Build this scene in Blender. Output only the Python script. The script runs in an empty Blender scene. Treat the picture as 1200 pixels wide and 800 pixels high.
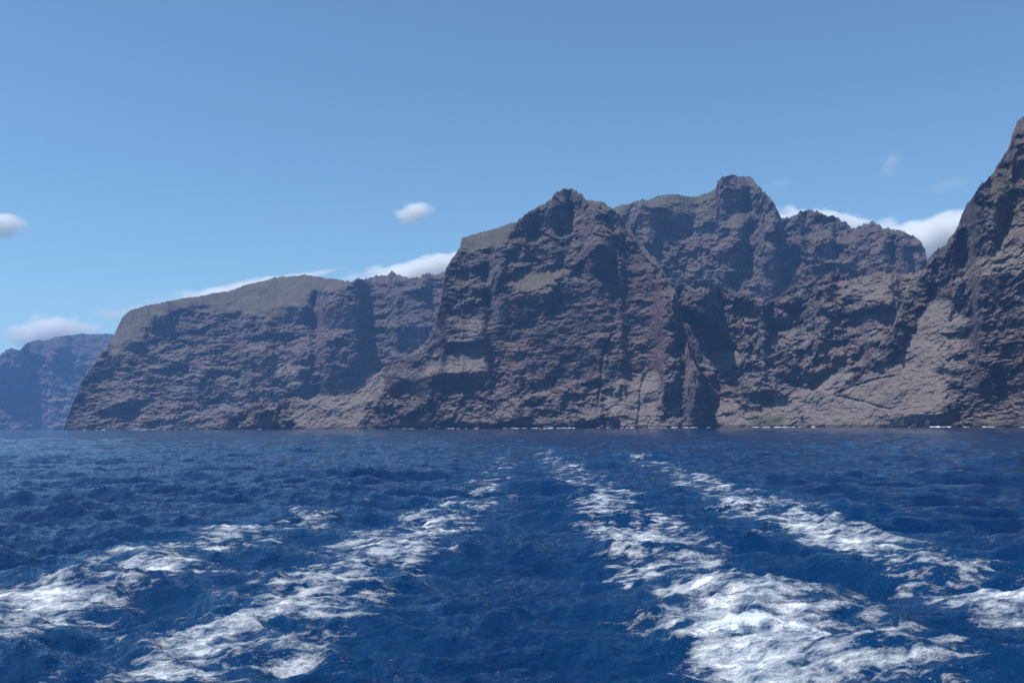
import bpy, bmesh, math, random
import numpy as np
from mathutils import Vector, Matrix

random.seed(4)
S = bpy.context.scene
COL = S.collection

# ---------------------------------------------------------------- camera
W0, H0, F0 = 1200.0, 800.0, 1100.0       # photograph frame and focal length in its pixels
CAM_H = 5.0
PITCH, ROLL = math.radians(5.13), math.radians(0.30)
cam_d = bpy.data.cameras.new('camera'); cam = bpy.data.objects.new('camera', cam_d); COL.objects.link(cam)
cam_d.sensor_width = 36.0; cam_d.lens = 36.0 * F0 / W0
cam_d.clip_start = 0.2; cam_d.clip_end = 90000
CAM_M = Matrix.Rotation(math.pi/2 + PITCH, 3, 'X') @ Matrix.Rotation(-ROLL, 3, 'Z')
cam.matrix_world = Matrix.Translation((0, 0, CAM_H)) @ CAM_M.to_4x4()
S.camera = cam

# ---------------------------------------------------------------- light and sky
SUN_EL, SUN_AZ = math.radians(67), math.radians(-112)   # azimuth from +Y (ahead), negative = left
sdir = Vector((math.sin(SUN_AZ)*math.cos(SUN_EL), math.cos(SUN_AZ)*math.cos(SUN_EL), math.sin(SUN_EL)))
world = bpy.data.worlds.new('World'); S.world = world; world.use_nodes = True
wn = world.node_tree.nodes; wl = world.node_tree.links
sky = wn.new('ShaderNodeTexSky'); sky.sky_type = 'NISHITA'; sky.sun_disc = False
sky.sun_elevation = SUN_EL; sky.sun_rotation = SUN_AZ % (2*math.pi)
sky.altitude = 0; sky.air_density = 1.0; sky.dust_density = 0.1; sky.ozone_density = 1.8
tint = wn.new('ShaderNodeMix'); tint.data_type = 'RGBA'; tint.blend_type = 'MULTIPLY'; tint.inputs[0].default_value = 1.0
tint.inputs[7].default_value = (0.83, 1.05, 1.11, 1)          # white balance of the camera
wl.new(sky.outputs[0], tint.inputs[6]); wl.new(tint.outputs[2], wn['Background'].inputs[0]); wn['Background'].inputs[1].default_value = 0.118
sl = bpy.data.lights.new('sun', 'SUN'); sl.energy = 5.0; sl.angle = math.radians(0.5); sl.color = (1.0, 0.96, 0.91)
so = bpy.data.objects.new('sun', sl); COL.objects.link(so); so.rotation_euler = sdir.to_track_quat('Z', 'Y').to_euler()
so.location = (-300, 0, 900)
S.view_settings.view_transform = 'Standard'; S.view_settings.look = 'None'
S.view_settings.gamma = 1; S.view_settings.exposure = 0.1
S.render.engine = 'CYCLES'
S.cycles.volume_bounces = 8; S.cycles.max_bounces = 6
S.cycles.sample_clamp_indirect = 2; S.cycles.sample_clamp_direct = 1.5

# ---------------------------------------------------------------- helpers
_m = np.array(CAM_M)
def az_tan(px, py):
    """direction of a photograph pixel: azimuth from +Y and tangent of elevation"""
    px = np.asarray(px, float); py = np.asarray(py, float)
    v = np.stack([(px - W0/2)/F0, -(py - H0/2)/F0, -np.ones_like(px*py)], -1) @ _m.T
    return np.arctan2(v[..., 0], v[..., 1]), v[..., 2]/np.hypot(v[..., 0], v[..., 1])

def at(px, py, r):
    a, t = az_tan(px, py)
    return Vector((r*math.sin(a), r*math.cos(a), CAM_H + r*float(t)))

_rng = np.random.RandomState(11)
_P = _rng.permutation(4096).astype(np.int32)
_G = _rng.uniform(-1, 1, (4096, 3)); _G /= np.linalg.norm(_G, axis=1)[:, None]
_GX, _GY, _GZ = [np.ascontiguousarray(_G[:, i]).astype(np.float32) for i in range(3)]
def _chunk(x, y, z):
    """gradient noise, about -1..1"""
    xi = np.floor(x); yi = np.floor(y); zi = np.floor(z)
    xf, yf, zf = x-xi, y-yi, z-zi
    xi = xi.astype(np.int32); yi = yi.astype(np.int32); zi = zi.astype(np.int32)
    u = xf*xf*xf*(xf*(xf*6-15)+10); v = yf*yf*yf*(yf*(yf*6-15)+10); w = zf*zf*zf*(zf*(zf*6-15)+10)
    def L(a, b, t): return a + (b-a)*t
    px = [_P[(xi+i) & 4095] + yi for i in (0, 1)]
    pxy = [[_P[(px[i]+j) & 4095] + zi for j in (0, 1)] for i in (0, 1)]
    def g(i, j, k):
        h = _P[(pxy[i][j]+k) & 4095]
        return _GX[h]*(xf-i) + _GY[h]*(yf-j) + _GZ[h]*(zf-k)
    a = L(L(g(0,0,0), g(1,0,0), u), L(g(0,1,0), g(1,1,0), u), v)
    if flat_z(z): return 1.6*L(a, L(L(g(0,0,1), g(1,0,1), u), L(g(0,1,1), g(1,1,1), u), v), w) if zf[0] else 1.6*a
    return 1.6*L(a, L(L(g(0,0,1), g(1,0,1), u), L(g(0,1,1), g(1,1,1), u), v), w)
def flat_z(z): return z[0] == z[-1] and z[len(z)//2] == z[0] and z[len(z)//3] == z[0]
def pnoise(x, y, z):
    x, y, z = np.broadcast_arrays(x, y, z); sh = x.shape
    x = x.reshape(-1).astype(np.float32); y = y.reshape(-1).astype(np.float32); z = z.reshape(-1).astype(np.float32)
    n = len(x); o = np.empty(n, np.float32); B = 60000
    for i in range(0, n, B): o[i:i+B] = _chunk(x[i:i+B], y[i:i+B], z[i:i+B])
    return o.reshape(sh)
def fbm(x, y, z, octv=4, gain=0.5, mode='fbm'):
    s = 0; a = 1.0; n = 0
    for o in range(octv):
        f = 2.03**o
        q = pnoise(x*f + 17.3*o, y*f - 9.1*o, z*f + 5.7*o)
        if mode == 'billow': q = np.abs(q)*2 - 0.6
        elif mode == 'ridge': q = 0.6 - 2*np.abs(q)
        s = s + a*q; n += a; a *= gain
    return s/n

def facets(x, y, z, tilt=1.0, seed=0):
    """angular blocks: every cell of a jittered lattice is a tilted plane"""
    sh = np.broadcast(x, y, z).shape
    x, y, z = [np.broadcast_to(a, sh).reshape(-1).astype(np.float32) for a in (x, y, z)]
    out = np.empty(len(x), np.float32); B = 60000
    for i in range(0, len(x), B):
        X, Y, Z = x[i:i+B], y[i:i+B], z[i:i+B]
        xi, yi, zi = [np.floor(a).astype(np.int32) for a in (X, Y, Z)]
        best = np.full(len(X), 9e9, np.float32); val = np.zeros(len(X), np.float32)
        for a in (-1, 0, 1):
            for b in (-1, 0, 1):
                for c in (-1, 0, 1):
                    h = _P[(_P[(_P[(xi+a+seed*7) & 4095] + yi + b) & 4095] + zi + c) & 4095]
                    dx = X - (xi+a+0.5+0.45*_GX[h]); dy = Y - (yi+b+0.5+0.45*_GY[h]); dz = Z - (zi+c+0.5+0.45*_GZ[h])
                    d = dx*dx + dy*dy + dz*dz; m = d < best
                    h2 = _P[(h+911) & 4095]
                    v = 0.5*_GX[h2] + tilt*(_GY[h2]*dx + 0.5*_GX[(h2+7) & 4095]*dy + (_GZ[h2]*0.6+0.55)*dz)
                    val = np.where(m, v, val); best = np.where(m, d, best)
        out[i:i+B] = val
    return out.reshape(sh)

def poly_mask(poly, X, Y):
    inside = np.zeros(X.shape, bool); n = len(poly)
    for i in range(n):
        x1, y1 = poly[i]; x2, y2 = poly[(i+1) % n]
        if y1 == y2: continue
        c = ((y1 > Y) != (y2 > Y)) & (X < (x2-x1)*(Y-y1)/(y2-y1) + x1)
        inside ^= c
    return inside.astype(float)
def line_dist(pts, X, Y):
    d = np.full(X.shape, 1e9); tt = np.zeros(X.shape)
    n = len(pts)-1
    for i in range(n):
        x1, y1 = pts[i]; x2, y2 = pts[i+1]; dx, dy = x2-x1, y2-y1
        t = np.clip(((X-x1)*dx + (Y-y1)*dy)/(dx*dx+dy*dy+1e-9), 0, 1)
        e = np.hypot(X-x1-t*dx, Y-y1-t*dy); m = e < d
        d = np.where(m, e, d); tt = np.where(m, (i+t)/n, tt)
    return d, tt
def blur(a, s, axis):
    if s <= 0: return a
    k = int(3*s)+1; w = np.exp(-0.5*(np.arange(-k, k+1)/s)**2); w /= w.sum()
    p = [(0, 0), (0, 0)]; p[axis] = (k, k)
    b = np.pad(a, p, mode='edge'); o = 0; n = a.shape[axis]
    for i, wi in enumerate(w):
        o = o + wi*(b[i:i+n] if axis == 0 else b[:, i:i+n])
    return o

def grid_mesh(name, P, mat, attrs=None, close=False, smooth=True):
    """P (rows, cols, 3) -> one sheet object"""
    R, C = P.shape[:2]
    idx = np.arange(R*C).reshape(R, C)
    q = np.stack([idx[:-1, :-1], idx[:-1, 1:], idx[1:, 1:], idx[1:, :-1]], -1).reshape(-1, 4)
    if close:
        q = np.concatenate([q, np.stack([idx[:-1, -1], idx[:-1, 0], idx[1:, 0], idx[1:, -1]], -1)])
    me = bpy.data.meshes.new(name)
    me.vertices.add(R*C); me.vertices.foreach_set('co', P.reshape(-1).astype(np.float32))
    n = len(q)
    me.loops.add(n*4); me.loops.foreach_set('vertex_index', q.reshape(-1).astype(np.int32))
    me.polygons.add(n); me.polygons.foreach_set('loop_start', (np.arange(n)*4).astype(np.int32))
    me.polygons.foreach_set('loop_total', np.full(n, 4, np.int32))
    me.polygons.foreach_set('use_smooth', np.full(n, smooth))
    for k, v in (attrs or {}).items():
        at_ = me.attributes.new(k, 'FLOAT', 'POINT'); at_.data.foreach_set('value', v.reshape(-1).astype(np.float32))
    me.update(calc_edges=True); me.validate()
    me.materials.append(mat)
    o = bpy.data.objects.new(name, me); COL.objects.link(o)
    return o

class NT:
    """small wrapper to wire shader nodes"""
    def __init__(s, name):
        s.m = bpy.data.materials.new(name); s.m.use_nodes = True
        s.t = s.m.node_tree; s.t.nodes.clear()
    def n(s, kind, props=None, **ins):
        nd = s.t.nodes.new('ShaderNode'+kind)
        for k, v in (props or {}).items(): setattr(nd, k, v)
        for k, v in ins.items():
            k2 = int(k[1:]) if k[0] == 'i' and k[1:].isdigit() else k.replace('_', ' ')
            sk = nd.inputs[k2]
            if isinstance(v, bpy.types.NodeSocket): s.t.links.new(v, sk)
            else: sk.default_value = v
        return nd
    def math(s, op, a, b=0.0, c=0.0, clamp=False):
        return s.n('Math', dict(operation=op, use_clamp=clamp), i0=a, i1=b, i2=c).outputs[0]
    def ramp(s, fac, stops, interp='LINEAR'):
        r = s.n('ValToRGB', Fac=fac); r.color_ramp.interpolation = interp; e = r.color_ramp.elements
        while len(e) < len(stops): e.new(0.5)
        for el, (p, c) in zip(e, stops):
            el.position = p; el.color = (c, c, c, 1) if not hasattr(c, '__len__') else (*c, 1)
        return r.outputs[0]
    def mix(s, f, a, b):
        nd = s.t.nodes.new('ShaderNodeMix'); nd.data_type = 'RGBA'
        for k, v in ((0, f), (6, a), (7, b)):
            if isinstance(v, bpy.types.NodeSocket): s.t.links.new(v, nd.inputs[k])
            else: nd.inputs[k].default_value = (*v, 1) if hasattr(v, '__len__') else v
        return nd.outputs[2]
    def noise(s, vec, scale, detail=4, rough=0.55, **kw):
        return s.n('TexNoise', Vector=vec, Scale=scale, Detail=detail, Roughness=rough, **kw).outputs[0]
    def scaled(s, vec, sc, rot=(0, 0, 0)):
        return s.n('Mapping', Vector=vec, Scale=sc, Rotation=rot).outputs[0]
    def out(s, sh, vol=False):
        o = s.t.nodes.new('ShaderNodeOutputMaterial'); s.t.links.new(sh, o.inputs['Volume' if vol else 'Surface']); return s.m

# ---------------------------------------------------------------- materials
def rock_material(name, base, light, red, soil):
    k = NT(name)
    geo = k.n('NewGeometry'); pos = geo.outputs['Position']
    a_s = k.n('Attribute', dict(attribute_name='soil')).outputs['Fac']
    a_r = k.n('Attribute', dict(attribute_name='red')).outputs['Fac']
    a_g = k.n('Attribute', dict(attribute_name='green')).outputs['Fac']
    a_d = k.n('Attribute', dict(attribute_name='charcoal')).outputs['Fac']
    big = k.noise(pos, 0.006, 5, 0.6); mid = k.noise(pos, 0.035, 6, 0.65)
    fine = k.noise(pos, 0.22, 5, 0.7)
    patch = k.noise(k.scaled(pos, (1, 1, 1.7)), 0.014, 4, 0.6)
    strat = k.noise(k.scaled(pos, (0.006, 0.006, 0.11), (0.05, 0.04, 0)), 1.0, 5, 0.65)
    tone = k.math('ADD', k.math('MULTIPLY', mid, 0.55), k.math('MULTIPLY', patch, 0.45))
    tone = k.math('SUBTRACT', tone, k.math('MULTIPLY', a_d, 0.10))
    col = k.mix(k.ramp(tone, [(0.40, 0), (0.58, 1)]), base, light)
    col = k.mix(k.math('MULTIPLY', k.ramp(strat, [(0.45, 0), (0.62, 1)]), 0.6), col, tuple(c*0.62 for c in base))
    rf = k.math('ADD', k.math('MULTIPLY', k.ramp(k.math('ADD', k.math('MULTIPLY', big, .6), k.math('MULTIPLY', strat, .4)), [(0.46, 0), (0.57, 1)]), 0.75), a_r, clamp=True)
    col = k.mix(rf, col, k.mix(mid, red, tuple(c*0.75 for c in red)))
    nz = k.n('SeparateXYZ', Vector=geo.outputs['Normal']).outputs[2]
    flat = k.math('MULTIPLY', k.ramp(k.math('ADD', nz, k.math('MULTIPLY', k.math('SUBTRACT', mid, 0.5), 0.5)), [(0.58, 0), (0.82, 1)]), 0.75)
    edge = k.math('ADD', a_s, k.math('MULTIPLY', k.math('SUBTRACT', k.math('ADD', k.math('MULTIPLY', mid, 0.6), k.math('MULTIPLY', fine, 0.4)), 0.5), 3.2))
    sf = k.math('MAXIMUM', flat, k.math('MULTIPLY', k.ramp(edge, [(0.45, 0), (0.75, 1)]), k.math('GREATER_THAN', a_s, 0.02)))
    scol = k.mix(fine, tuple(c*0.8 for c in soil), tuple(c*1.15 for c in soil))
    hz = k.n('SeparateXYZ', Vector=pos).outputs[2]
    hz = k.math('ADD', hz, k.math('MULTIPLY', k.math('SUBTRACT', mid, 0.5), 160.0))
    high = k.n('MapRange', Value=hz); high.inputs[1].default_value = 210; high.inputs[2].default_value = 330
    scol = k.mix(k.math('MULTIPLY', high.outputs[0], 0.8), scol, k.mix(k.ramp(mid, [(0.38, 0), (0.62, 1)]), (0.058, 0.056, 0.036), (0.105, 0.090, 0.066)))
    scol = k.mix(k.ramp(k.noise(pos, 0.5, 3, 0.7), [(0.58, 0), (0.66, 0.6)]), scol, (0.05, 0.055, 0.03))   # shrubs
    col = k.mix(sf, col, scol)
    col = k.mix(k.math('MULTIPLY', a_g, k.ramp(fine, [(0.4, 0.2), (0.55, 1)])), col, (0.055, 0.06, 0.028))
    col = k.mix(k.math('MULTIPLY', k.ramp(fine, [(0.35, 1), (0.5, 0)]), 0.4), col, tuple(c*0.5 for c in base))
    # wet, dark foot of the cliff
    z = k.n('SeparateXYZ', Vector=pos).outputs[2]
    wet = k.math('LESS_THAN', z, k.math('MULTIPLY', fine, 9.0))
    col = k.mix(k.math('MULTIPLY', wet, 0.65), col, (0.03, 0.03, 0.032))
    vor = k.n('TexVoronoi', Vector=pos, Scale=0.12, Randomness=1.0).outputs['Distance']
    h = k.math('ADD', k.math('MULTIPLY', fine, 3.2), k.math('MULTIPLY', vor, 1.6))
    h = k.math('ADD', h, k.math('MULTIPLY', k.noise(pos, 0.9, 3, 0.6), 0.7))
    st = k.math('SUBTRACT', 1.0, k.math('MULTIPLY', a_s, 0.7))
    bump = k.n('Bump', Strength=st, Distance=0.9, Height=h).outputs[0]
    b = k.n('BsdfPrincipled', Base_Color=col, Roughness=0.95, Normal=bump)
    b.inputs['Specular IOR Level'].default_value = 0.15
    return k.out(b.outputs[0])

ROCK = rock_material('basalt_rock', (0.056, 0.050, 0.055), (0.158, 0.140, 0.146), (0.165, 0.110, 0.104), (0.175, 0.144, 0.132))

# ---------------------------------------------------------------- cliffs
def cliff(name, label, top, shore, c0, feats, step=0.65, nstep=0.65, strata=0.3, lumps=1.0, seed=0, dip=0.0,
          darkz=(), bedz=(), soilz=(), redz=(), greenz=(), grooves=(), jag=1.0, relief=1.5, deepen=0.42):
    """one rock massif.  top: crest line; shore: (px, distance) of the waterline; c0: usual cotangent of the slope;
    feats: (outline, cotangent, smoothness) of faces and ledges"""
    tp = np.array(top, float); x0, x1 = tp[0, 0], tp[-1, 0]
    px = np.arange(x0, x1, step); nc = len(px)
    Ty = np.interp(px, tp[:, 0], tp[:, 1])
    R0 = np.interp(px, [s[0] for s in shore], [s[1] for s in shore])
    # rough crest
    sm = np.ones(nc)
    for f in feats:
        if f[2] > 0: sm *= 1 - 0.85*f[2]*poly_mask(f[0], px, Ty + 2.5)
    sm = np.convolve(np.pad(sm, 6, mode='edge'), np.ones(13)/13, 'valid')
    Ty = Ty - jag*sm*(6.5*fbm(px*0.10, px*0+seed, px*0+.5, 5, 0.65) + 3.6*fbm(px*0.33, px*0+seed+5, px*0+.3, 4, 0.65, 'billow'))
    base_t = -(CAM_H + 4)/R0
    az, t_top = az_tan(px, Ty)
    t_top = np.maximum(t_top, base_t + 0.002)
    nr = int((503 - tp[:, 1].min())/nstep)
    V = np.linspace(0, 1, nr)[:, None]
    T = base_t[None] + (t_top - base_t)[None]*V                     # tangent of elevation
    PX = np.repeat(px[None], nr, 0)
    yb = 503.0; PY = yb + (Ty[None] - yb)*V
    Dm = R0.mean(); m = Dm/F0                                        # metres per pixel
    U, Zm = PX*m, (yb - PY)*m
    wx = 14*fbm(U/90, Zm/60, U*0+seed+3, 3); wy = 9*fbm(U/70, Zm/50, U*0+seed+9, 3)
    WX, WY = PX + wx/m*0.55, PY + wy/m*0.55
    c = np.full(PX.shape, c0); smooth = np.zeros(PX.shape); calm = np.zeros(PX.shape)
    for f in feats:
        k = poly_mask(f[0], WX, WY)
        k = blur(blur(k, 1.3/nstep, 0), 1.8/step, 1)
        dark = f[1] <= 0.05
        c = c*(1-k) + (f[1]-deepen if dark else f[1])*k
        smooth = smooth*(1-k) + (0.0 if dark else f[2])*k
        calm = calm*(1-k) + (0.62 if dark else 0.0)*k
    rough = 1 - np.maximum(smooth, calm)
    ST = np.full(PX.shape, strata)
    for pl, sv in bedz:
        k = poly_mask(pl, WX, WY); k = blur(blur(k, 3/nstep, 0), 3/step, 1); ST = ST*(1-k) + sv*k
    # alternating hard and soft beds, broken blocks and ledges
    U2 = U + 12*fbm(U/60, Zm/40, U*0+seed+21, 3); Z2 = Zm + 8*fbm(U/50, Zm/35, U*0+seed+23, 3)
    zz = Z2 + dip*U + 8*fbm(U/160, Zm/80, U*0+seed+1, 3)
    bed = fbm(zz/22, U2/150, U*0+seed+2, 5, 0.62)
    blob = fbm(U2/52, (Z2 - 0.25*U2)/34, U*0+seed+7, 6, 0.6)
    blob2 = fbm((U2 + 0.6*Z2)/60, Z2/30, U*0+seed+27, 5, 0.6)
    n_ = ST*1.6*bed + (1-ST)*0.9*(blob + 0.6*blob2)
    bias = np.clip((0.50 - c)*0.42, -0.3, 0.3)
    sg = 1/(1 + np.exp(-11*(n_ - bias)))
    hi = np.where(c < -0.15, c + 0.5, np.clip(c + 0.75, 0.5, 1.35)); lo = np.clip(c - 0.65, np.minimum(c, -0.22), 0.3)
    cr = lo + (hi - lo)*sg
    dc = rough*(cr - c)*relief
    c = np.clip(c, -0.55, 2.0); cs = blur(c, 3.0/step, 1)
    r = np.empty_like(c); z = np.empty_like(c); rel = np.zeros(nc)
    r[0] = R0 + 22*fbm(px*m/130, px*0+seed, px*0+2, 4); z[0] = r[0]*base_t
    rl = np.zeros_like(c)
    for j in range(1, nr):
        cj = np.minimum(cs[j], 0.75/np.maximum(T[j], 0.02))
        dz = np.maximum((T[j]*r[j-1] - z[j-1])/(1 - T[j]*cj), 0)
        r[j] = r[j-1] + cj*dz; z[j] = T[j]*r[j]
        rel = rel*np.exp(-dz*(1+np.maximum(cj, 0))/(24.0+62.0*rough[j])) + dc[j]*dz; rl[j] = rel
    # even out the smooth slopes sideways
    rb = blur(r, 18.0/step, 1); sb = blur(smooth, 4.0/step, 1)
    r = r*(1-sb) + rb*sb; rl = blur(rl, 1.2/step, 1)*(1-0.9*sb)
    # spurs, gullies, blocks
    sa, ca = np.sin(az)[None], np.cos(az)[None]
    X, Y = r*sa, r*ca
    q = (0.3+0.7*rough)*fbm(X/150, Y/150, z/110+seed, 4, 0.5, 'ridge')*28
    q = q + rough*fbm(X/62+seed, Y/62, z/52, 5, 0.55, 'billow')*-20*(1-0.6*ST)
    q = q + rough*fbm(X/60, Y/60, z/10+seed, 4, 0.6, 'billow')*-9*ST
    q = q + rough*fbm(X/38+seed, Y/38, (z+0.1*X*np.sign(dip))/4.2, 3, 0.6, 'billow')*-3.6*ST
    q = q + (0.08+0.92*rough)*fbm(X/15, Y/15, z/11+seed, 4, 0.62, 'billow')*-4.8
    wv = 6*fbm(X/20, Y/20, z/20+seed, 3)
    rough = rough**1.6
    q = q + rough*facets((X+wv)/46, (Y-wv)/46, (z+0.25*X+wv)/30, 1.1, seed)*-9*(1-0.6*ST)
    q = q + rough*facets((X+wv)/17, Y/17, (z-0.2*X+wv)/11, 1.0, seed+1)*-6.0*(1-0.4*ST)
    q = q + rough*facets(X/7, Y/7, z/4.5, 1.0, seed+2)*-2.4
    q = q + rough*fbm(X/6.5, Y/6.5, z/4.5+seed, 3, 0.62, 'billow')*-1.9
    fade = np.clip((1-V)*25, 0.15, 1)
    d = rl - q*lumps*fade
    for pts, w, dep in grooves:
        e, _ = line_dist(pts, WX, WY)
        d = d + dep*np.exp(-(e/w)**2)
    r2 = r + d; z2 = T*r2
    P = np.stack([r2*sa, r2*ca, z2 + CAM_H], -1)
    # far side falls away behind the crest
    nb = 26; back = []
    for j in range(1, nb+1):
        s = j/nb; rr = r2[-1] + (0.5*s + 0.5*s**1.3)*np.maximum(z2[-1]+12, 5)*1.5
        zb = z2[-1] - (z2[-1] + CAM_H + 5)*s**0.9
        n_ = fbm(rr*np.sin(az)/60, rr*np.cos(az)/60, zb*0+seed, 4)*22*min(1, s*3)*(1-s) - 14*min(1, s*8)*(1-s)
        back.append(np.stack([rr*np.sin(az), rr*np.cos(az), zb + n_*0.6 - 3*s + CAM_H], -1))
    P = np.concatenate([P, np.array(back)])
    def zone(lst, soft=2.0):
        a = np.zeros(PX.shape)
        for pl in lst:
            k = poly_mask(pl, WX, WY); k = blur(blur(k, soft/nstep, 0), soft/step, 1); a = np.maximum(a, k)
        return np.concatenate([a, np.repeat(a[-1:], nb, 0)])
    o = grid_mesh(name, P, ROCK, dict(soil=np.clip(zone(soilz), 0, 1), red=zone(redz, 4), green=zone(greenz), charcoal=zone(darkz, 5)))
    o['kind'] = 'structure'; o['label'] = label
    return o, (px, r2, z2, az)

def bx(x0, y0, x1, y1): return [(x0, y0), (x1, y0), (x1, y1), (x0, y1)]

# the far headland, blue with distance
cliff('far_cliff', 'hazy blue headland far behind the others at the left',
    [(-260,400),(-180,380),(-100,392),(-40,402),(-8,413),(2,412),(10,409),(24,409),(32,402),(42,398),(50,399),(60,397),(75,393),(90,391),(130,391),(170,396),(210,430),(260,495)],
    [(-260,6300),(260,6700)], 0.8,
    [(bx(30,385,170,420),0.9,0.6),(bx(-10,430,30,470),0.05,0),(bx(60,405,80,440),0.1,0)],
    step=0.9, nstep=0.9, strata=0.3, lumps=1.3, seed=3, jag=0.8)

# the long stratified headland with a smooth plateau
SOIL_C = [(128,402),(135,385),(150,350),(350,310),(405,322),(405,334),(372,343),(345,366),(330,372),(305,372),(285,366),(262,370),(240,358),(215,362),(186,375),(175,392),(160,405),(148,416),(128,425)]
cliff('layered_cliff', 'long layered headland with a smooth grey plateau, left of the tall buttress',
    [(62,506),(75,502),(86,468),(100,440),(115,418),(130,400),(143,372),(155,362),(200,352),(260,342),(300,331),(320,326),(340,323),(355,322),(380,325),(405,329),(430,326),(450,322),(460,318),(468,322),(480,326),(495,322),(515,320),(530,318),(560,330),(600,400),(650,506)],
    [(62,3100),(300,3000),(400,2850),(650,2600)], 0.75,
    [(SOIL_C,1.25,0.6),
     (bx(374,362,402,384),0.0,0.1),(bx(388,360,422,388),-0.05,0.1),(bx(334,360,364,378),-0.02,0.1),
     ([(376,402),(400,396),(430,402),(426,440),(415,462),(385,466),(372,450)],0.10,0.0),
     ([(284,414),(310,408),(350,430),(372,440),(372,470),(310,474),(285,460)],0.18,0.0),
     ([(318,424),(332,422),(352,432),(346,446),(326,440)],0.8,0.3),
     ([(456,386),(490,380),(508,384),(498,402),(462,414)],-0.05,0.1),([(494,376),(515,362),(517,376)],-0.05,0),
     (bx(175,368,200,392),0.0,0.1),(bx(150,400,170,412),0.0,0.1),
     (bx(418,330,455,350),0.7,0.3),(bx(470,345,520,375),0.8,0.3),
     (bx(200,370,260,378),0.9,0.1),(bx(210,392,275,402),0.9,0.1)],
    strata=0.72, lumps=1.0, seed=12, dip=-0.14, jag=0.8, deepen=0.12,
    soilz=[SOIL_C, [(318,424),(332,422),(352,432),(346,446),(326,440)]])

# dark knoll at the foot
cliff('rocky_knoll', 'dark rocky knoll at the waterline in front of the tan slope',
    [(225,506),(250,499),(272,488),(290,476),(302,471),(320,470),(333,476),(345,486),(352,494),(360,506)],
    [(225,2400),(360,2300)], 0.45, [(bx(300,488,360,506),-0.05,0)], strata=0.4, seed=21, jag=1.0)

# the high rear ridge carrying the crag
SOIL_B = [(716,236),(800,215),(838,224),(838,236),(832,262),(818,268),(806,252),(790,246),(765,240),(745,238),(735,250),(716,252)]
cliff('crag_ridge', 'high rear ridge topped by a block shaped crag',
    [(610,506),(640,330),(690,250),(716,243),(735,239),(760,233),(780,228),(795,227),(803,230),(815,231),(825,227),(838,222),(841,213),(845,207),(855,206),(872,206),(882,209),(890,218),(896,228),(906,236),(911,246),(916,254),(928,254),(938,247),(945,244),(955,246),(975,251),(993,262),(1003,266),(1012,263),(1025,260),(1035,267),(1060,272),(1078,280),(1084,290),(1086,304),(1100,330),(1130,400),(1180,506)],
    [(610,2350),(900,2400),(1180,2300)], 0.52,
    [(SOIL_B,1.0,0.5),
     ([(836,252),(846,232),(862,222),(880,228),(884,246),(850,250)],0.0,0.1),
     ([(745,236),(762,246),(785,244),(802,252),(817,272),(800,276),(770,273),(745,268)],-0.08,0.2),
     (bx(842,206,860,216),-0.05,0.2),([(858,206),(884,208),(880,222),(862,220)],0.9,0.5),
     ([(842,262),(862,250),(888,250),(876,264),(850,270)],1.2,0.7),
     (bx(843,268,870,276),-0.05,0.1),([(820,262),(828,256),(840,262),(842,277),(820,277)],-0.06,0.1),
     (bx(842,297,870,319),-0.06,0.2),([(912,276),(914,318),(890,320),(895,290)],-0.1,0.2),
     ([(936,286),(938,308),(916,314),(920,292)],-0.06,0.2),([(975,278),(975,306),(952,312),(958,290)],-0.06,0.2),
     (bx(884,318,914,347),-0.05,0.3),([(1052,292),(1082,288),(1086,316),(1050,326)],0.05,0.2),
     (bx(800,276,842,292),0.8,0.4),(bx(872,276,892,290),0.9,0.4),
     (bx(985,270,1045,315),0.55,0.35),(bx(925,262,985,282),0.6,0.3)],
    strata=0.25, lumps=1.15, seed=31, jag=1.1, deepen=0.16, soilz=[SOIL_B, [(842,262),(862,250),(888,250),(876,264),(850,270)]])

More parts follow.
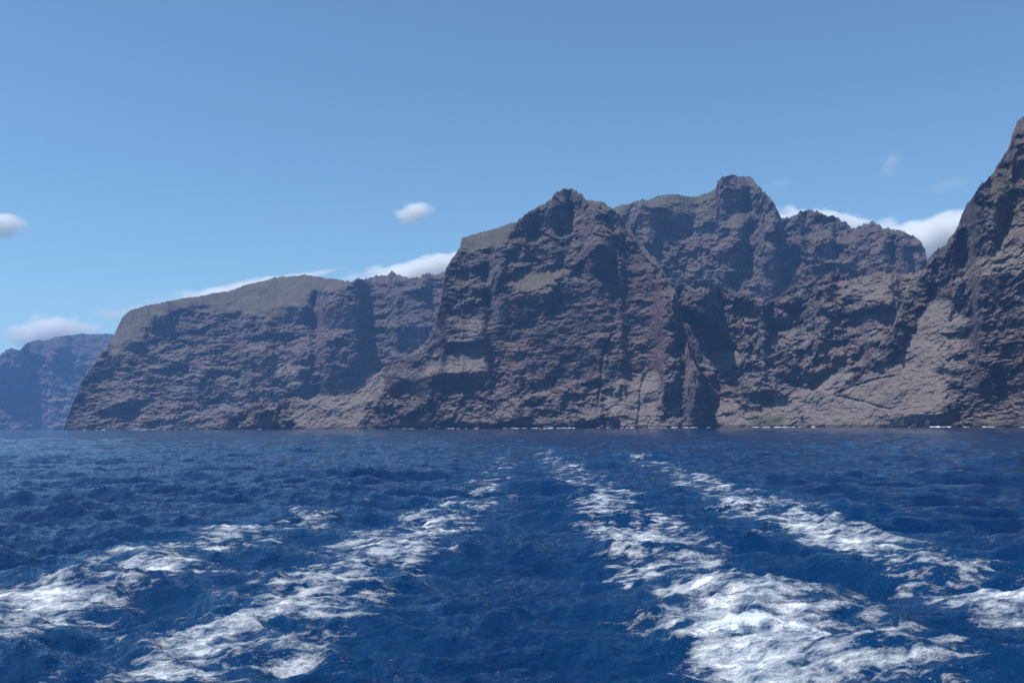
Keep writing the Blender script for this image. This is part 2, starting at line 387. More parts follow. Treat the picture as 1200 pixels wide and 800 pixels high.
# the tall buttress in the middle
WALL = [(678,312),(700,288),(735,288),(748,302),(770,330),(785,380),(780,430),(740,448),(690,442),(640,442),(590,432),(575,400),(578,370),(600,352),(640,348),(665,330)]
TAIL = [(326,462),(346,460),(362,466),(380,456),(425,448),(452,430),(450,452),(440,470),(420,503),(352,503),(340,480)]
LEDGE = [(585,328),(610,320),(655,314),(664,317),(648,328),(626,340),(604,338)]
LEDGE2 = [(498,420),(540,415),(566,418),(568,432),(530,436),(498,440)]
SOIL_T = [(538,270),(600,255),(606,264),(596,278),(580,291),(560,294),(543,293)]
LOWT = [(722,440),(770,436),(775,460),(770,500),(722,500),(706,470)]
cliff('tall_buttress', 'tall dark buttress with a pointed summit in the middle of the coast',
    [(314,508),(320,490),(327,468),(345,464),(360,469),(378,459),(392,464),(420,455),(440,440),(455,427),(470,419),(490,409),(503,396),(511,372),(517,350),(520,330),(523,312),(532,298),(539,291),(541,279),(560,273),(600,262),(610,256),(625,245),(640,236),(652,226),(660,222),(672,221),(680,226),(687,234),(697,233),(708,239),(718,245),(735,262),(750,283),(765,300),(778,318),(788,338),(795,345),(796,362),(802,388),(808,412),(816,430),(822,443),(829,459),(833,478),(836,508)],
    [(314,2150),(520,1900),(700,1780),(836,1720)], 0.5,
    [(SOIL_T,1.3,0.6),
     ([(600,262),(632,246),(640,262),(606,274)],0.0,0.1),([(640,246),(664,240),(668,264),(640,270)],-0.08,0.15),
     (bx(655,222,684,236),0.6,0.2),([(670,236),(686,234),(684,244),(674,244)],-0.05,0.1),
     ([(588,292),(600,286),(662,290),(660,312),(620,320),(586,326)],0.12,0),
     ([(664,256),(690,248),(720,262),(745,288),(700,286),(680,304),(664,300)],0.75,0.25),
     (WALL,0.34,0.38),([(678,312),(700,288),(724,289),(714,312),(692,324)],-0.08,0.1),
     ([(578,350),(610,346),(655,346),(650,366),(620,378),(580,384)],-0.02,0),
     (LEDGE,1.3,0.8),([(748,258),(760,290),(770,312),(755,300),(735,275)],0.7,0.3),
     ([(500,372),(572,360),(574,398),(500,404)],0.8,0.35),
     ([(500,403),(566,398),(566,414),(500,418)],0.05,0.1),(LEDGE2,1.15,0.65),
     ([(452,440),(515,437),(572,436),(572,454),(540,462),(455,462)],-0.06,0),
     ([(520,462),(600,440),(700,452),(700,490),(520,492)],0.62,0.1),
     (bx(440,494,702,504),-0.1,0),(LOWT,0.8,0.45),(bx(723,450,729,466),-0.1,0),
     ([(790,440),(802,446),(796,470),(768,482),(770,466)],-0.12,0.2),
     ([(802,450),(816,444),(806,478),(780,498),(774,490)],0.7,0.3),
     ([(806,464),(821,444),(838,470),(838,506),(800,506)],-0.15,0.4),
     ([(788,345),(799,345),(800,380),(790,392)],0.0,0.1),
     (TAIL,0.95,0.45),([(455,424),(498,404),(500,440),(456,446)],0.8,0.4),
     ([(440,480),(520,470),(520,494),(430,498)],0.5,0.1)],
    bedz=[([(520,290),(660,280),(670,350),(600,360),(570,440),(500,440)],0.65),(WALL,0.55)], strata=0.25, lumps=0.95, seed=44, dip=-0.04, jag=0.9,
    darkz=[WALL, bx(440,430,700,503)], soilz=[SOIL_T, TAIL, LEDGE, LOWT, LEDGE2], redz=[LEDGE2, bx(650,462,700,474), bx(700,262,730,280)],
    grooves=[([(716,392),(707,410),(702,440),(698,480)],1.6,9),([(752,440),(748,462),(742,500)],2,8),([(600,300),(578,350),(572,400)],5,8),([(832,446),(838,506)],11,75),([(800,350),(806,400)],5,30)])

# broken brown ground between buttress and right hand cliff
BLK = [(828,414),(866,408),(868,424),(846,434),(830,432)]
LOWB = [(836,470),(850,462),(880,480),(940,455),(990,430),(1010,440),(960,470),(920,503),(834,503)]
cliff('broken_slope', 'broken brown slope of ravines and blocks above the small cove',
    [(735,508),(760,420),(775,350),(786,338),(800,334),(820,338),(850,335),(870,344),(900,352),(925,338),(945,326),(975,319),(1000,326),(1030,318),(1060,322),(1085,314),(1110,330),(1140,400),(1190,508)],
    [(735,1880),(850,1800),(960,1720),(1190,1650)], 0.5,
    [([(787,357),(795,361),(804,359),(819,368),(839,372),(840,387),(853,395),(863,408),(829,413),(827,429),(814,427),(804,410),(791,397)],-0.1,0.45),
     (bx(861,355,884,372),-0.1,0.2),([(868,462),(900,458),(906,474),(872,474)],-0.08,0.1),(BLK,0.5,0.6),
     ([(893,412),(905,392),(916,391),(912,408),(898,414)],0.7,0.6),
     ([(986,368),(1010,360),(1050,362),(1044,374),(988,380)],-0.08,0.15),
     ([(945,452),(962,432),(982,428),(978,446),(960,462)],-0.06,0.1),([(1004,440),(1040,392),(1056,390),(1030,424)],-0.1,0.2),
     (bx(905,368,925,382),-0.05,0.1),([(886,420),(896,400),(900,430)],-0.1,0.1),
     ([(980,328),(1085,322),(1085,352),(980,350)],0.9,0.35),([(1000,382),(1050,376),(1040,392),(1000,402)],0.9,0.3),
     (LOWB,0.9,0.55),([(834,440),(870,436),(872,456),(840,468)],0.6,0.15)],
    strata=0.12, lumps=1.05, seed=57, jag=1.0, soilz=[LOWB, BLK, [(980,328),(1085,322),(1085,352),(980,350)]],
    grooves=[([(800,368),(818,392),(836,414)],15,45),([(872,360),(873,370)],7,22),([(985,372),(1045,366)],4,14),([(948,456),(972,436)],5,18),([(880,466),(898,468)],6,14)],
    redz=[bx(965,322,1090,350), bx(1030,376,1056,392), bx(960,400,1010,430), bx(800,440,860,460)],
    greenz=[bx(876,488,912,500)])

# near right hand cliff running out of the frame
LOWR = [(930,495),(990,452),(1050,420),(1085,360),(1110,350),(1130,380),(1110,440),(1090,490),(1040,494),(1035,503),(915,503)]
UPR = [(1158,214),(1166,200),(1184,196),(1184,222),(1160,236)]
BAND = [(1205,230),(1186,246),(1168,290),(1150,300),(1120,322),(1108,330),(1130,330),(1175,320),(1205,330)]
cliff('steep_cliff', 'steep brown cliff with dark ledges climbing out of the picture at the right',
    [(905,508),(920,500),(940,488),(965,468),(985,452),(1010,430),(1030,406),(1045,384),(1055,355),(1068,334),(1080,320),(1086,307),(1092,298),(1098,292),(1108,285),(1115,275),(1122,265),(1127,250),(1133,238),(1142,228),(1150,216),(1160,208),(1166,198),(1175,185),(1183,172),(1187,155),(1192,143),(1200,137),(1225,122),(1260,90),(1320,60),(1400,50),(1500,90)],
    [(905,1640),(1050,1500),(1200,1330),(1500,1100)], 0.40,
    [(LOWR,0.80,0.55),
     ([(1088,312),(1110,284),(1130,246),(1160,210),(1156,236),(1160,270),(1140,300),(1110,322)],0.14,0),
     (bx(1125,230,1146,264),0.0,0),(UPR,0.85,0.4),([(1172,226),(1180,240),(1174,262),(1160,262)],-0.1,0.2),
     (bx(1187,190,1200,214),-0.05,0.1),
     (BAND,0.8,0.2),([(1130,328),(1158,322),(1172,350),(1160,356),(1150,342),(1134,340)],-0.12,0.2),
     ([(1108,372),(1120,336),(1126,336),(1116,372)],-0.1,0.1),
     ([(1140,384),(1160,366),(1210,362),(1300,340),(1500,340),(1500,503),(1098,503),(1120,460),(1140,420)],0.16,0),
     ([(1095,478),(1110,470),(1200,478),(1200,503),(1092,503)],0.35,0),(bx(1036,484,1110,503),0.05,0),
     ([(1130,492),(1200,486),(1200,500),(1130,500)],0.9,0.2),(bx(1095,388,1135,470),0.7,0.2)],
    bedz=[([(1140,384),(1160,366),(1210,362),(1300,340),(1500,340),(1500,503),(1098,503),(1120,460),(1140,420)],0.9)], strata=0.25, lumps=0.85, darkz=[([(1140,384),(1160,366),(1210,362),(1300,340),(1500,340),(1500,503),(1098,503),(1120,460),(1140,420)])], seed=66, dip=0.02, jag=1.0, soilz=[LOWR, BAND, UPR], redz=[UPR, bx(1060,360,1110,400), BAND],
    grooves=[([(925,496),(955,470),(1000,453),(1045,441)],1.3,7),([(975,462),(1010,470),(1036,478)],1.3,6),
             ([(1190,200),(1180,250),(1160,300)],4,8)])

# ---------------------------------------------------------------- sea
def water_material():
    k = NT('sea_water')
    pos = k.n('NewGeometry').outputs['Position']
    foam = k.n('Attribute', dict(attribute_name='foam')).outputs['Fac']
    churn = k.n('Attribute', dict(attribute_name='churn')).outputs['Fac']
    warp = k.n('TexNoise', Vector=pos, Scale=1.3, Detail=3).outputs['Color']
    wp = k.n('VectorMath', dict(operation='MULTIPLY_ADD'), i0=warp, i1=(0.35, 0.35, 0.1), i2=pos).outputs[0]
    n0 = k.noise(k.scaled(wp, (0.6, 1.0, 1.0), (0, 0, 0.15)), 0.55, 3, 0.5)
    n1 = k.noise(k.scaled(wp, (0.55, 1.2, 1.0), (0, 0, 0.1)), 1.7, 5, 0.62)
    n2 = k.noise(k.scaled(wp, (0.5, 1.3, 1.0)), 5.5, 5, 0.68)
    n3 = k.noise(pos, 17.0, 3, 0.6)
    pat = k.math('ADD', k.math('ADD', k.math('MULTIPLY', n0, 0.26), k.math('MULTIPLY', n1, 0.46)), k.math('ADD', k.math('MULTIPLY', n2, 0.20), k.math('MULTIPLY', n3, 0.06)))
    thr = k.math('SUBTRACT', 0.710, k.math('MULTIPLY', foam, 0.33))
    fm = k.n('MapRange', Value=k.math('SUBTRACT', pat, thr)); fm.inputs[1].default_value = -0.04; fm.inputs[2].default_value = 0.09
    fm = fm.outputs[0]
    # single bubbles and drops round the foam
    drops = k.math('MULTIPLY', k.ramp(k.noise(pos, 15.0, 2, 0.5), [(0.68, 0), (0.74, 0.8)]), k.ramp(k.math('ADD', foam, k.math('MULTIPLY', k.math('SUBTRACT', n1, 0.5), 0.9)), [(0.32, 0), (0.5, 0.9)]))
    fm = k.math('MAXIMUM', fm, drops)
    # ripples
    w1 = k.noise(k.scaled(pos, (0.8, 1.7, 1.0)), 0.9, 6, 0.6)
    w2 = k.noise(k.scaled(pos, (1.0, 1.6, 1.0), (0, 0, 0.5)), 3.4, 5, 0.6)
    hh = k.math('ADD', k.math('MULTIPLY', w1, 0.30), k.math('MULTIPLY', w2, 0.085))
    hh = k.math('ADD', hh, k.math('MULTIPLY', fm, k.math('MULTIPLY', k.math('ADD', k.math('MULTIPLY', n1, 2.0), k.math('MULTIPLY', n2, 0.7)), 0.06)))
    bump = k.n('Bump', Strength=1.0, Distance=1.0, Height=hh).outputs[0]
    deep = k.mix(churn, (0.0, 0.0155, 0.066), (0.0005, 0.030, 0.098))
    wat = k.n('BsdfPrincipled', Base_Color=deep, Roughness=0.045, IOR=1.333, Normal=bump).outputs[0]
    fcol = k.mix(k.ramp(k.math('ADD', k.math('MULTIPLY', n2, 0.5), k.math('MULTIPLY', n1, 0.5)), [(0.38, 0), (0.6, 1)]), (0.36, 0.46, 0.56), (0.72, 0.745, 0.77))
    fb = k.n('BsdfPrincipled', Base_Color=fcol, Roughness=0.8, Normal=bump); fb.inputs['Specular IOR Level'].default_value = 0.2
    mx = k.n('MixShader', Fac=fm, i1=wat, i2=fb.outputs[0])
    return k.out(mx.outputs[0])

# wake bands in metres: (x, y, half width, strength, mound height)
WAKES = [
    [(-14.5,12,2.6,.70,.08),(-12.6,20,2.7,.74,.10),(-12.8,26,2.8,.72,.12),(-12.4,34,3.1,.66,.12),(-11.8,44,3.2,.68,.12),(-10.6,52,2.6,.46,.1),(-9.0,62,1.8,.26,.05),(-7.0,85,1.6,.12,0)],
    [(-6.9,12,2.3,.74,.12),(-6.2,19,3.0,.74,.14),(-5.9,26,3.2,.74,.14),(-5.4,32,3.0,.66,.14),(-4.7,40,2.8,.70,.14),(-3.8,50,3.0,.72,.14),(-2.6,62,2.6,.56,.1),(-1.9,85,2.4,.52,.05),(-1.3,125,2.4,.48,0),(-1.0,220,2.4,.34,0)],
    [(6.3,12,3.5,.74,.20),(5.9,20,3.3,.74,.26),(5.7,26,3.0,.80,.30),(5.4,30,2.7,.76,.18),(5.4,36,2.8,.72,.1),(5.6,44,3.0,.70,.1),(6.2,60,3.2,.66,.08),(6.0,85,3.2,.58,.04),(6.0,125,3.4,.53,0),(5.5,240,3.2,.40,0)],
    [(15.4,12,2.6,.70,.12),(13.8,24,2.9,.70,.14),(13.9,32,3.0,.76,.14),(14.3,42,3.1,.70,.14),(14.7,52,3.4,.72,.12),(15.3,70,3.3,.62,.08),(16.6,95,3.2,.56,.04),(18.0,125,3.2,.52,0),(20.5,200,2.8,.38,0)],
]
# short breaking crests: (x, y, length across, height, strength)
CRESTS = [(4.5,26.6,1.7,.42,1.0),(5.0,20.6,1.8,.30,.9),(-4.4,27.6,1.6,.30,.75),(-12.2,28.5,1.9,.30,.6),(12.6,56,2.0,.55,.35),(15.8,44,2.2,.5,.4),(-4.0,44,2.2,.32,.65),(-6.2,23,2.2,.25,.6),
          (6.0,35,1.8,.22,.5),(6.0,47,2.2,.25,.5),(-11.0,50,2.4,.3,.45),(-8.2,24,0.9,.18,.45),(-10.2,18.8,.8,.2,.5),(-6.3,31.5,2.0,.22,.45),(14.5,31,1.8,.25,.5),(13.2,24.5,1.8,.25,.5)]

def sea():
    aw = math.radians(34)
    fine = np.linspace(-aw, aw, 1500)
    rest = np.linspace(aw, 2*math.pi - aw, 140)[1:-1]
    A = np.concatenate([fine, rest])
    rr = [0.3, 2, 4, 6, 8, 10]; r = 11.0
    while r < 7300:
        rr.append(r); r *= 1.0048 if r < 500 else 1.012
    Rr = np.array(rr)[:, None]
    X = Rr*np.sin(A)[None]; Y = Rr*np.cos(A)[None]
    Z = np.zeros_like(X)
    rng = np.random.RandomState(5)
    gx = np.zeros_like(X); gy = np.zeros_like(X)
    drv = np.ones_like(X)
    gust = np.clip(0.95 + 0.75*fbm(X/30, Y/30, X*0+2.5, 4), 0.72, 1.6)*(1 - 0.4*np.clip((Rr-90)/200, 0, 1))
    for i in range(54):
        lam = 0.55*(26/0.55)**(i/53.0)*rng.uniform(0.9, 1.1)
        th = math.radians(252 + rng.normal(0, 30)); kx, ky = math.cos(th), math.sin(th)
        kk = 2*math.pi/lam; amp = 0.0140*lam if lam < 5 else 0.0140*5*(lam/5)**0.12
        ph = kk*(kx*X + ky*Y) + rng.uniform(0, 6.28)
        vis = np.clip((lam/(Rr*0.0048*2.2)) - 0.6, 0, 1) if lam < 20 else 1.0   # keep each wave above the sheet's own spacing
        a = amp*vis*gust
        sn = np.sin(ph)
        Z += a*(sn if lam > 6 else 2.3*(1 - np.abs(np.sin(ph*0.5)))**1.3 - 0.76); gx -= 0.5*a*kx*np.cos(ph); gy -= 0.5*a*ky*np.cos(ph)
    Z = Z + 0.095
    near = np.clip((900 - Rr)/700, 0, 1)
    Z = Z + near*0.10*fbm(X/2.6, Y/2.0, X*0+7, 4, 0.55, 'ridge')*gust*np.clip(60/Rr, 0, 1)
    # wake
    foam = np.zeros_like(X); mound = np.zeros_like(X); churn = np.zeros_like(X)
    w = (Rr[:, 0] < 420); i1 = int(w.sum()); xs, ys = X[:i1], Y[:i1]
    wxn = xs + 1.1*fbm(xs/4.5, ys/6.5, xs*0+1, 4, 0.6); 
    patch = fbm(xs/3.2, ys/4.6, xs*0+4, 4, 0.6)
    for band in WAKES:
        b = np.array(band); yy = b[:, 1]
        cx = np.interp(ys, yy, b[:, 0]); hw = np.interp(ys, yy, b[:, 2]); st = np.interp(ys, yy, b[:, 3], right=0); mh = np.interp(ys, yy, b[:, 4], right=0)
        st = st*np.clip((yy[-1] - ys)/25, 0, 1)
        u = (wxn - cx)/hw
        prof = np.exp(-np.abs(u)**3.2*0.7)
        foam[:i1] = np.maximum(foam[:i1], st*prof*(0.92 + 0.42*patch))
        churn[:i1] = np.maximum(churn[:i1], np.exp(-(u/1.6)**2)*np.clip(st*1.2, 0, 1))
        side = np.exp(-((np.abs(u) - 1.25)/0.45)**2)
        mound[:i1] += mh*(np.exp(-(u*0.9)**2)*1.1 - 0.35*side)
        mound[:i1] += mh*0.45*prof*fbm(xs/1.0, ys/0.8, xs*0+8, 4, 0.6, 'billow')
    for (cx, cy, ln, h, s) in CRESTS:
        dx = xs - cx; dy = ys - cy + 0.35*np.sin(dx*1.1 + cx) + 0.5*fbm(xs/1.6, ys/1.6, xs*0+cx, 3)
        across = np.exp(-(dx/ln)**4)
        front = np.where(dy < 0, np.exp(-(dy/0.5)**2), np.exp(-(dy/1.5)**2))
        mound[:i1] += h*across*front*(1 + 0.4*fbm(xs/0.6, ys/0.6, xs*0+3, 3, 0.6, 'billow'))
        foam[:i1] = np.maximum(foam[:i1], s*across*np.exp(-((dy - 0.1)/0.75)**2)*(1.0 + 0.5*patch))
    Z += mound
    wake_lane = np.exp(-(xs/17.0)**4)*np.clip(1.4 - ys/70, 0, 1)
    Z[:i1] += wake_lane*(0.15*fbm(xs/1.9, ys/1.3, xs*0+31, 3, 0.55, 'ridge') + 0.05*fbm(xs/0.7, ys/0.5, xs*0+33, 3, 0.6, 'ridge'))
    # scattered specks of foam
    sp = fbm(xs/5.0, ys/5.0, xs*0+14, 3); lane = np.exp(-((np.abs(xs) - 9)/6.5)**2)
    foam[:i1] = np.maximum(foam[:i1], 0.40*np.clip(sp*2.2 - 0.1, 0, 1)*lane*np.clip(1 - ys/120, 0, 1))
    P = np.stack([X + gx, Y + gy, Z], -1)
    o = grid_mesh('sea', P, water_material(), dict(foam=foam, churn=churn), close=True)
    o['kind'] = 'structure'
    return o
sea()

# ---------------------------------------------------------------- surf along the rocks
def plain(name, col, rough=0.5, spec=0.5):
    k = NT(name); pos = k.n('TexCoord').outputs['Object']
    n_ = k.noise(pos, 3.0, 4, 0.6)
    c = k.mix(n_, tuple(v*0.9 for v in col), tuple(min(1, v*1.06) for v in col))
    b = k.n('BsdfPrincipled', Base_Color=c, Roughness=rough); b.inputs['Specular IOR Level'].default_value = spec
    return k.out(b.outputs[0])
FOAM = plain('white_surf', (0.80, 0.83, 0.85), 0.9, 0.1)
WHITE = plain('white_gelcoat', (0.82, 0.82, 0.80), 0.25)
GLASS = plain('dark_tinted_glass', (0.02, 0.025, 0.03), 0.08)
NAVY = plain('navy_band', (0.03, 0.05, 0.12), 0.3)
STEEL = plain('steel_tube', (0.5, 0.5, 0.52), 0.3)
CLOTH = plain('dark_clothing', (0.10, 0.12, 0.2), 0.8, 0.1)

def surf():
    """low broken water thrown up where the swell meets the rocks"""
    rnd = random.Random(8); bm = bmesh.new()
    runs = [(878,960,1655,1600,30,1.5),(1060,1140,1470,1400,9,1.3),(1090,1118,1440,1420,12,1.6),(1140,1200,1395,1320,9,1.2),
            (700,830,1770,1705,26,1.3),(585,640,1820,1800,12,1.0),(654,672,1795,1785,9,1.5),(480,560,1920,1850,14,1.1),(155,180,2630,2640,20,1.6),(90,300,2640,2690,26,1.4),(300,480,2260,1950,22,1.2)]
    for a, b, ra, rb, n, h in runs:
        for i in range(n):
            t = rnd.random(); px = a + (b-a)*t; R = ra + (rb-ra)*t - rnd.uniform(8, 26)
            az, _ = az_tan(px, 503.0); az = float(az)
            hh = h*rnd.uniform(0.25, 1.0)*rnd.uniform(0.5, 1); ln = rnd.uniform(1.5, 5.5)
            r_ = bmesh.ops.create_icosphere(bm, subdivisions=2, radius=1.0)
            ph = rnd.uniform(0, 9)
            for v in r_['verts']:
                q = 1 + 0.35*math.sin(v.co.x*5 + ph)*math.cos(v.co.z*4 + ph*2) + 0.2*math.sin(v.co.y*9 + ph)
                lx, ly, lz = v.co.x*ln*q, v.co.y*1.6*q, v.co.z*hh*q
                v.co = (R*math.sin(az) + lx*math.cos(az) + ly*math.sin(az), R*math.cos(az) - lx*math.sin(az) + ly*math.cos(az), lz)
    me = bpy.data.meshes.new('surf'); bm.to_mesh(me); bm.free(); me.materials.append(FOAM)
    o = bpy.data.objects.new('surf', me); COL.objects.link(o); o['kind'] = 'stuff'
surf()

def boulders():
    rnd = random.Random(23); first = None
    spots = sorted([(rnd.uniform(876, 965), 1), (884, 1), (905, 1), (931, 1), (948, 1), (962, 1), (1036, 0), (1042, 0), (1049, 0), (1057, 0), (1071, 0), (1084, 0), (1122, 0), (1146, 0), (1180, 0), (705, 2), (748, 2), (792, 2), (640, 2), (560, 2), (512, 2)], key=lambda q: (q[1], q[0]))
    seen = {}; ords = ['leftmost', 'second', 'third', 'fourth', 'fifth', 'sixth', 'seventh', 'eighth', 'rightmost']
    for px, k_ in spots:
        R = {1: 1650 - (px-878)*0.7, 0: np.interp(px, [1036, 1200], [1490, 1300]), 2: np.interp(px, [500, 830], [1890, 1690])}[k_] - rnd.uniform(6, 22)
        az = float(az_tan(px, 503.0)[0]); rad = rnd.uniform(2.6, 6.0)
        bm = bmesh.new(); bmesh.ops.create_icosphere(bm, subdivisions=4, radius=1.0)
        co = np.array([v.co[:] for v in bm.verts]); o_ = rnd.uniform(0, 50)
        d = 1 + 0.35*fbm(co[:, 0]*1.1+o_, co[:, 1]*1.1, co[:, 2]*1.1, 4, 0.55) + 0.55*facets(co[:, 0]*1.3+o_, co[:, 1]*1.3, co[:, 2]*1.3, 0.8, 5)
        for v, q in zip(bm.verts, d): v.co = v.co*float(q)*rad; v.co.z *= 0.72; v.co.x *= 1.25
        me = bpy.data.meshes.new('boulder'); bm.to_mesh(me); bm.free(); me.materials.append(ROCK)
        o = bpy.data.objects.new('boulder', me); COL.objects.link(o)
        o.location = (R*math.sin(az), R*math.cos(az), rad*0.25); o.rotation_euler = (0, 0, rnd.uniform(0, 6))
        o['category'] = 'boulder'; o['group'] = 'boulders along the shore'
        o['group'] = ['boulders under the steep right hand cliff', 'boulders along the small cove', 'boulders under the tall buttress'][k_]
        n_ = seen[k_] = seen.get(k_, -1) + 1; tot = sum(1 for q in spots if q[1] == k_)
        w = 'rightmost' if n_ == tot-1 else ords[n_] + ('' if n_ == 0 else ' from left,')
        o['label'] = w + [' dark boulder in the shallows under the steep right hand cliff',
                          ' grey boulder along the small cove below the broken slope',
                          ' dark boulder at the waterline under the middle buttress'][k_]
boulders()

# ---------------------------------------------------------------- boats under the cliffs
def part(name, bm, mat, parent, bevel=0.0):
    bmesh.ops.recalc_face_normals(bm, faces=bm.faces)
    me = bpy.data.meshes.new(name); bm.to_mesh(me); bm.free(); me.materials.append(mat)
    o = bpy.data.objects.new(name, me); COL.objects.link(o); o.parent = parent
    if bevel:
        md = o.modifiers.new('bevel', 'BEVEL'); md.width = bevel; md.segments = 2
    return o
def loft(rings):
    bm = bmesh.new(); vs = [[bm.verts.new(p) for p in r] for r in rings]; n = len(rings[0])
    for a, b in zip(vs, vs[1:]):
        for i in range(n): bm.faces.new((a[i], a[(i+1) % n], b[(i+1) % n], b[i]))
    bm.faces.new(vs[0]); bm.faces.new(vs[-1])
    return bm
def box(x0, y0, z0, x1, y1, z1, rake=0.0, tw=0.0):
    lo = [(x0, y0, z0), (x1, y0, z0), (x1, y1, z0), (x0, y1, z0)]
    hi = [(x0+rake*0.3, y0+tw, z1), (x1-rake, y0+tw, z1), (x1-rake, y1-tw, z1), (x0+rake*0.3, y1-tw, z1)]
    return loft([lo, hi])
def tube(pts, r):
    rings = []
    for i, p in enumerate(pts):
        p = Vector(p); d = (Vector(pts[min(i+1, len(pts)-1)]) - Vector(pts[max(i-1, 0)])).normalized()
        u = d.cross(Vector((0.3, 0.9, 0.31))).normalized(); w = d.cross(u)
        rings.append([tuple(p + r*(math.cos(a)*u + math.sin(a)*w)) for a in [k*math.pi/3 for k in range(6)]])
    return loft(rings)
def hull_bm(L, B, H, D=0.5):
    rings = []
    for t in (0, 0.15, 0.4, 0.62, 0.78, 0.9, 0.97, 1.0):
        x = -L/2 + L*t; w = B/2*(1 - max(0, (t-0.45)/0.55)**2.2)*(0.93 if t == 0 else 1) + 0.02
        sh = H*(1 + 0.35*t*t); kx = x - (0.12*L*max(0, t-0.6) if t > 0.6 else 0)
        rings.append([(x, -w, sh), (kx, -w*0.86, 0.15), (kx, 0, -D*(1-t**4)), (kx, w*0.86, 0.15), (x, w, sh)])
    return loft(rings)
def motor_boat(name, label, cat, px, R, L, B, H, heading, fly=True):
    az, _ = az_tan(px, 503.0); az = float(az)
    t = bpy.data.objects.new(name, None); COL.objects.link(t)
    t.location = (R*math.sin(az), R*math.cos(az), 0.02); t.rotation_euler = (0, math.radians(-3), heading)
    t['label'] = label; t['category'] = cat
    part('hull', hull_bm(L, B, H), WHITE, t, 0.03)
    part('hull_band', box(-L*0.49, -B*0.475, H*0.62, L*0.12, B*0.475, H*0.80), NAVY, t)
    c0, c1 = -L*0.22, L*0.2
    cab = part('cabin', box(c0, -B*0.34, H, c1, B*0.34, H + 1.5, rake=0.7, tw=0.12), WHITE, t, 0.06)
    part('windscreen', box(c1-0.75, -B*0.29, H + 0.75, c1-0.12, B*0.29, H + 1.32, rake=0.35, tw=0.03), GLASS, cab)
    for s in (-1, 1):
        y = s*B*0.325
        part('side_window', box(c0 + 0.4, min(y, y+s*0.08), H + 0.8, c1 - 1.0, max(y, y+s*0.08), H + 1.25), GLASS, cab)
    part('rail', tube([(L*0.12, -B*0.42, H*1.1), (L*0.12, -B*0.42, H*1.1+0.6), (L*0.36, -B*0.3, H*1.2+0.65), (L*0.48, 0, H*1.3+0.7), (L*0.36, B*0.3, H*1.2+0.65), (L*0.12, B*0.42, H*1.1+0.6), (L*0.12, B*0.42, H*1.1)], 0.03), STEEL, t)
    if fly:
        part('canopy', box(c0 - 0.6, -B*0.34, H + 2.95, c1 - 1.2, B*0.34, H + 3.07), WHITE, t, 0.03)
        for x in (c0 - 0.3, c1 - 1.6):
            for s in (-1, 1):
                part('canopy_post', tube([(x, s*B*0.30, H + 1.4), (x, s*B*0.30, H + 3.0)], 0.04), STEEL, t)
    part('mast', tube([(c0 + 0.4, 0, H + 1.4), (c0 + 0.2, 0, H + (4.2 if fly else 2.6))], 0.04), STEEL, t)
    # thrown water belongs to the sea, not to the boat
    bm = bmesh.new(); rnd = random.Random(int(px))
    for i in range(16):
        r_ = bmesh.ops.create_icosphere(bm, subdivisions=2, radius=1.0); u = rnd.random()
        x, y, h = -L*0.5 - u*L*1.1 + (L*0.9 if i % 4 == 0 else 0), rnd.uniform(-1, 1)*B*0.6, rnd.uniform(0.3, 0.9)*(1.2-u)
        for v in r_['verts']:
            q = 1 + 0.3*math.sin(v.co.x*5 + i) + 0.2*math.sin(v.co.y*7 + i)
            v.co = Vector((x + v.co.x*1.6*q, y + v.co.y*0.9*q, v.co.z*h*q))
    me = bpy.data.meshes.new('bow_spray'); bm.to_mesh(me); bm.free(); me.materials.append(FOAM)
    o = bpy.data.objects.new('wake_spray', me); COL.objects.link(o); o['kind'] = 'stuff'
    o.location = t.location; o.rotation_euler = (0, 0, heading)
motor_boat('motor_boat', 'white motor yacht with a canopy running close under the tall dark buttress', 'boat', 645, 1620, 13.5, 4.0, 1.5, math.radians(8))
motor_boat('motor_boat', 'tiny white cabin boat left of the larger yacht, below the buttress', 'boat', 602, 1640, 6.5, 2.4, 0.9, math.radians(172), fly=False)
motor_boat('motor_boat', 'far white excursion boat low under the layered headland at the left', 'boat', 160, 2450, 15, 4.4, 1.6, math.radians(180))

# ---------------------------------------------------------------- clouds (real volumes far beyond the cliffs)
def cloud_material(name, dens, scale, thr=0.5, soft=0.25, stretch=(1, 1, 1), col=(1, 1, 1)):
    k = NT(name)
    oc = k.n('TexCoord').outputs['Object']
    ln = k.n('VectorMath', dict(operation='LENGTH'), i0=oc).outputs['Value']
    nz = k.n('TexNoise', Vector=k.scaled(oc, stretch), Scale=scale, Detail=5, Roughness=0.55).outputs[0]
    v = k.math('SUBTRACT', k.math('ADD', k.math('SUBTRACT', 1.0, ln), k.math('MULTIPLY', k.math('SUBTRACT', nz, 0.5), 1.7)), thr)
    d = k.n('MapRange', Value=v); d.inputs[1].default_value = 0; d.inputs[2].default_value = soft
    vol = k.n('VolumePrincipled', Color=(*col, 1), Density=k.math('MULTIPLY', d.outputs[0], dens), Anisotropy=0.1)
    return k.out(vol.outputs[0], vol=True)

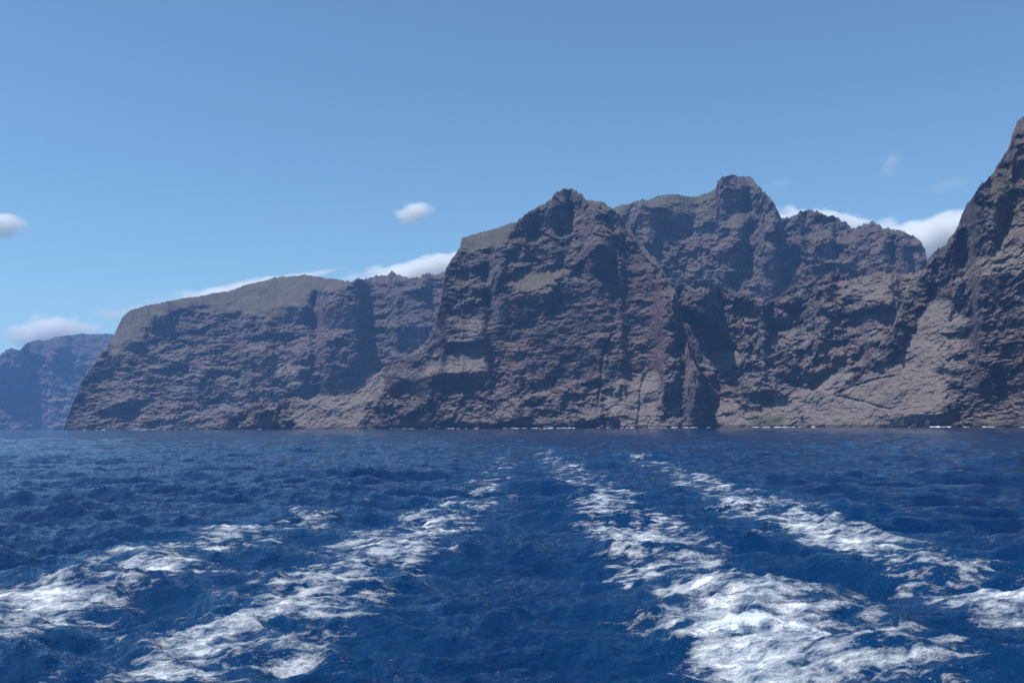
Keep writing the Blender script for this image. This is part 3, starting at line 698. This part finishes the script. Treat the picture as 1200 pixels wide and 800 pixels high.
def cloud(label, px, py, w, h, R, dens, scale=1.5, thr=0.45, soft=0.3, depth=None, tilt=0, stretch=(1, 1, 1), group=None):
    bm = bmesh.new(); bmesh.ops.create_icosphere(bm, subdivisions=3, radius=1.0)
    me = bpy.data.meshes.new('cloud'); bm.to_mesh(me); bm.free()
    o = bpy.data.objects.new('cloud', me); COL.objects.link(o)
    me.materials.append(cloud_material('cloud_vapour', dens, scale, thr, soft, stretch))
    c = at(px, py, R); a = math.atan2(c.x, c.y)
    s = R/F0
    o.location = c; o.rotation_euler = (0, math.radians(tilt), -a)
    o.scale = (w*s/2, (depth or w*0.5)*s/2, h*s/2)
    o['label'] = label; o['category'] = 'cloud'
    return o
R_ = 13000
cloud('small round white cloud standing alone above the middle of the ridge', 486, 248, 78, 44, R_, 0.010, 1.3, 0.42)
cloud('small white cloud cut by the left edge of the sky', -2, 263, 84, 46, R_, 0.012, 1.3, 0.38)
cloud('low white cloud above the far blue headland', 55, 388, 130, 56, R_+500, 0.010, 1.4, 0.38, stretch=(1.5, 1, 1))
cloud('thin white cloud streak lying along the smooth plateau crest', 268, 345, 330, 34, R_+1000, 0.010, 1.6, 0.30, tilt=-13, depth=80, stretch=(2, 1, 1))
cloud('long white cloud bank resting behind the notch left of the tall buttress', 480, 322, 270, 46, R_+1000, 0.010, 1.6, 0.25, tilt=-14, depth=80, stretch=(2, 1, 1))
cloud('broad white cloud bank filling the gap before the right hand cliff', 1088, 286, 270, 80, R_+1500, 0.010, 1.6, 0.22, tilt=-5, depth=100, stretch=(2, 1, 1))
cloud('narrow white cloud strip beside the crag on its right', 950, 260, 170, 38, R_+1500, 0.010, 1.6, 0.26, tilt=10, depth=80, stretch=(2, 1, 1))
cloud('faint slanting wisp of cloud high at the right of the sky', 1044, 192, 56, 36, R_, 0.0016, 1.6, 0.42, tilt=-40)
cloud('very faint wisp of cloud beside the top of the right hand cliff', 1112, 216, 80, 26, R_, 0.0008, 1.5, 0.38)
cloud('very faint cloud veil over the slope right of the crag', 912, 216, 60, 30, R_, 0.0007, 1.5, 0.38)

# ---------------------------------------------------------------- haze
def haze():
    bm = bmesh.new(); bmesh.ops.create_cube(bm, size=1.0)
    me = bpy.data.meshes.new('haze'); bm.to_mesh(me); bm.free()
    o = bpy.data.objects.new('haze', me); COL.objects.link(o)
    o.scale = (15600, 15600, 720); o.location = (0, 0, 360 - 12)
    k = NT('haze_air')
    v = k.n('VolumePrincipled', Color=(0.24, 0.50, 0.98, 1), Density=0.72e-4, Anisotropy=0.0)
    me.materials.append(k.out(v.outputs[0], vol=True)); o['kind'] = 'stuff'
haze()
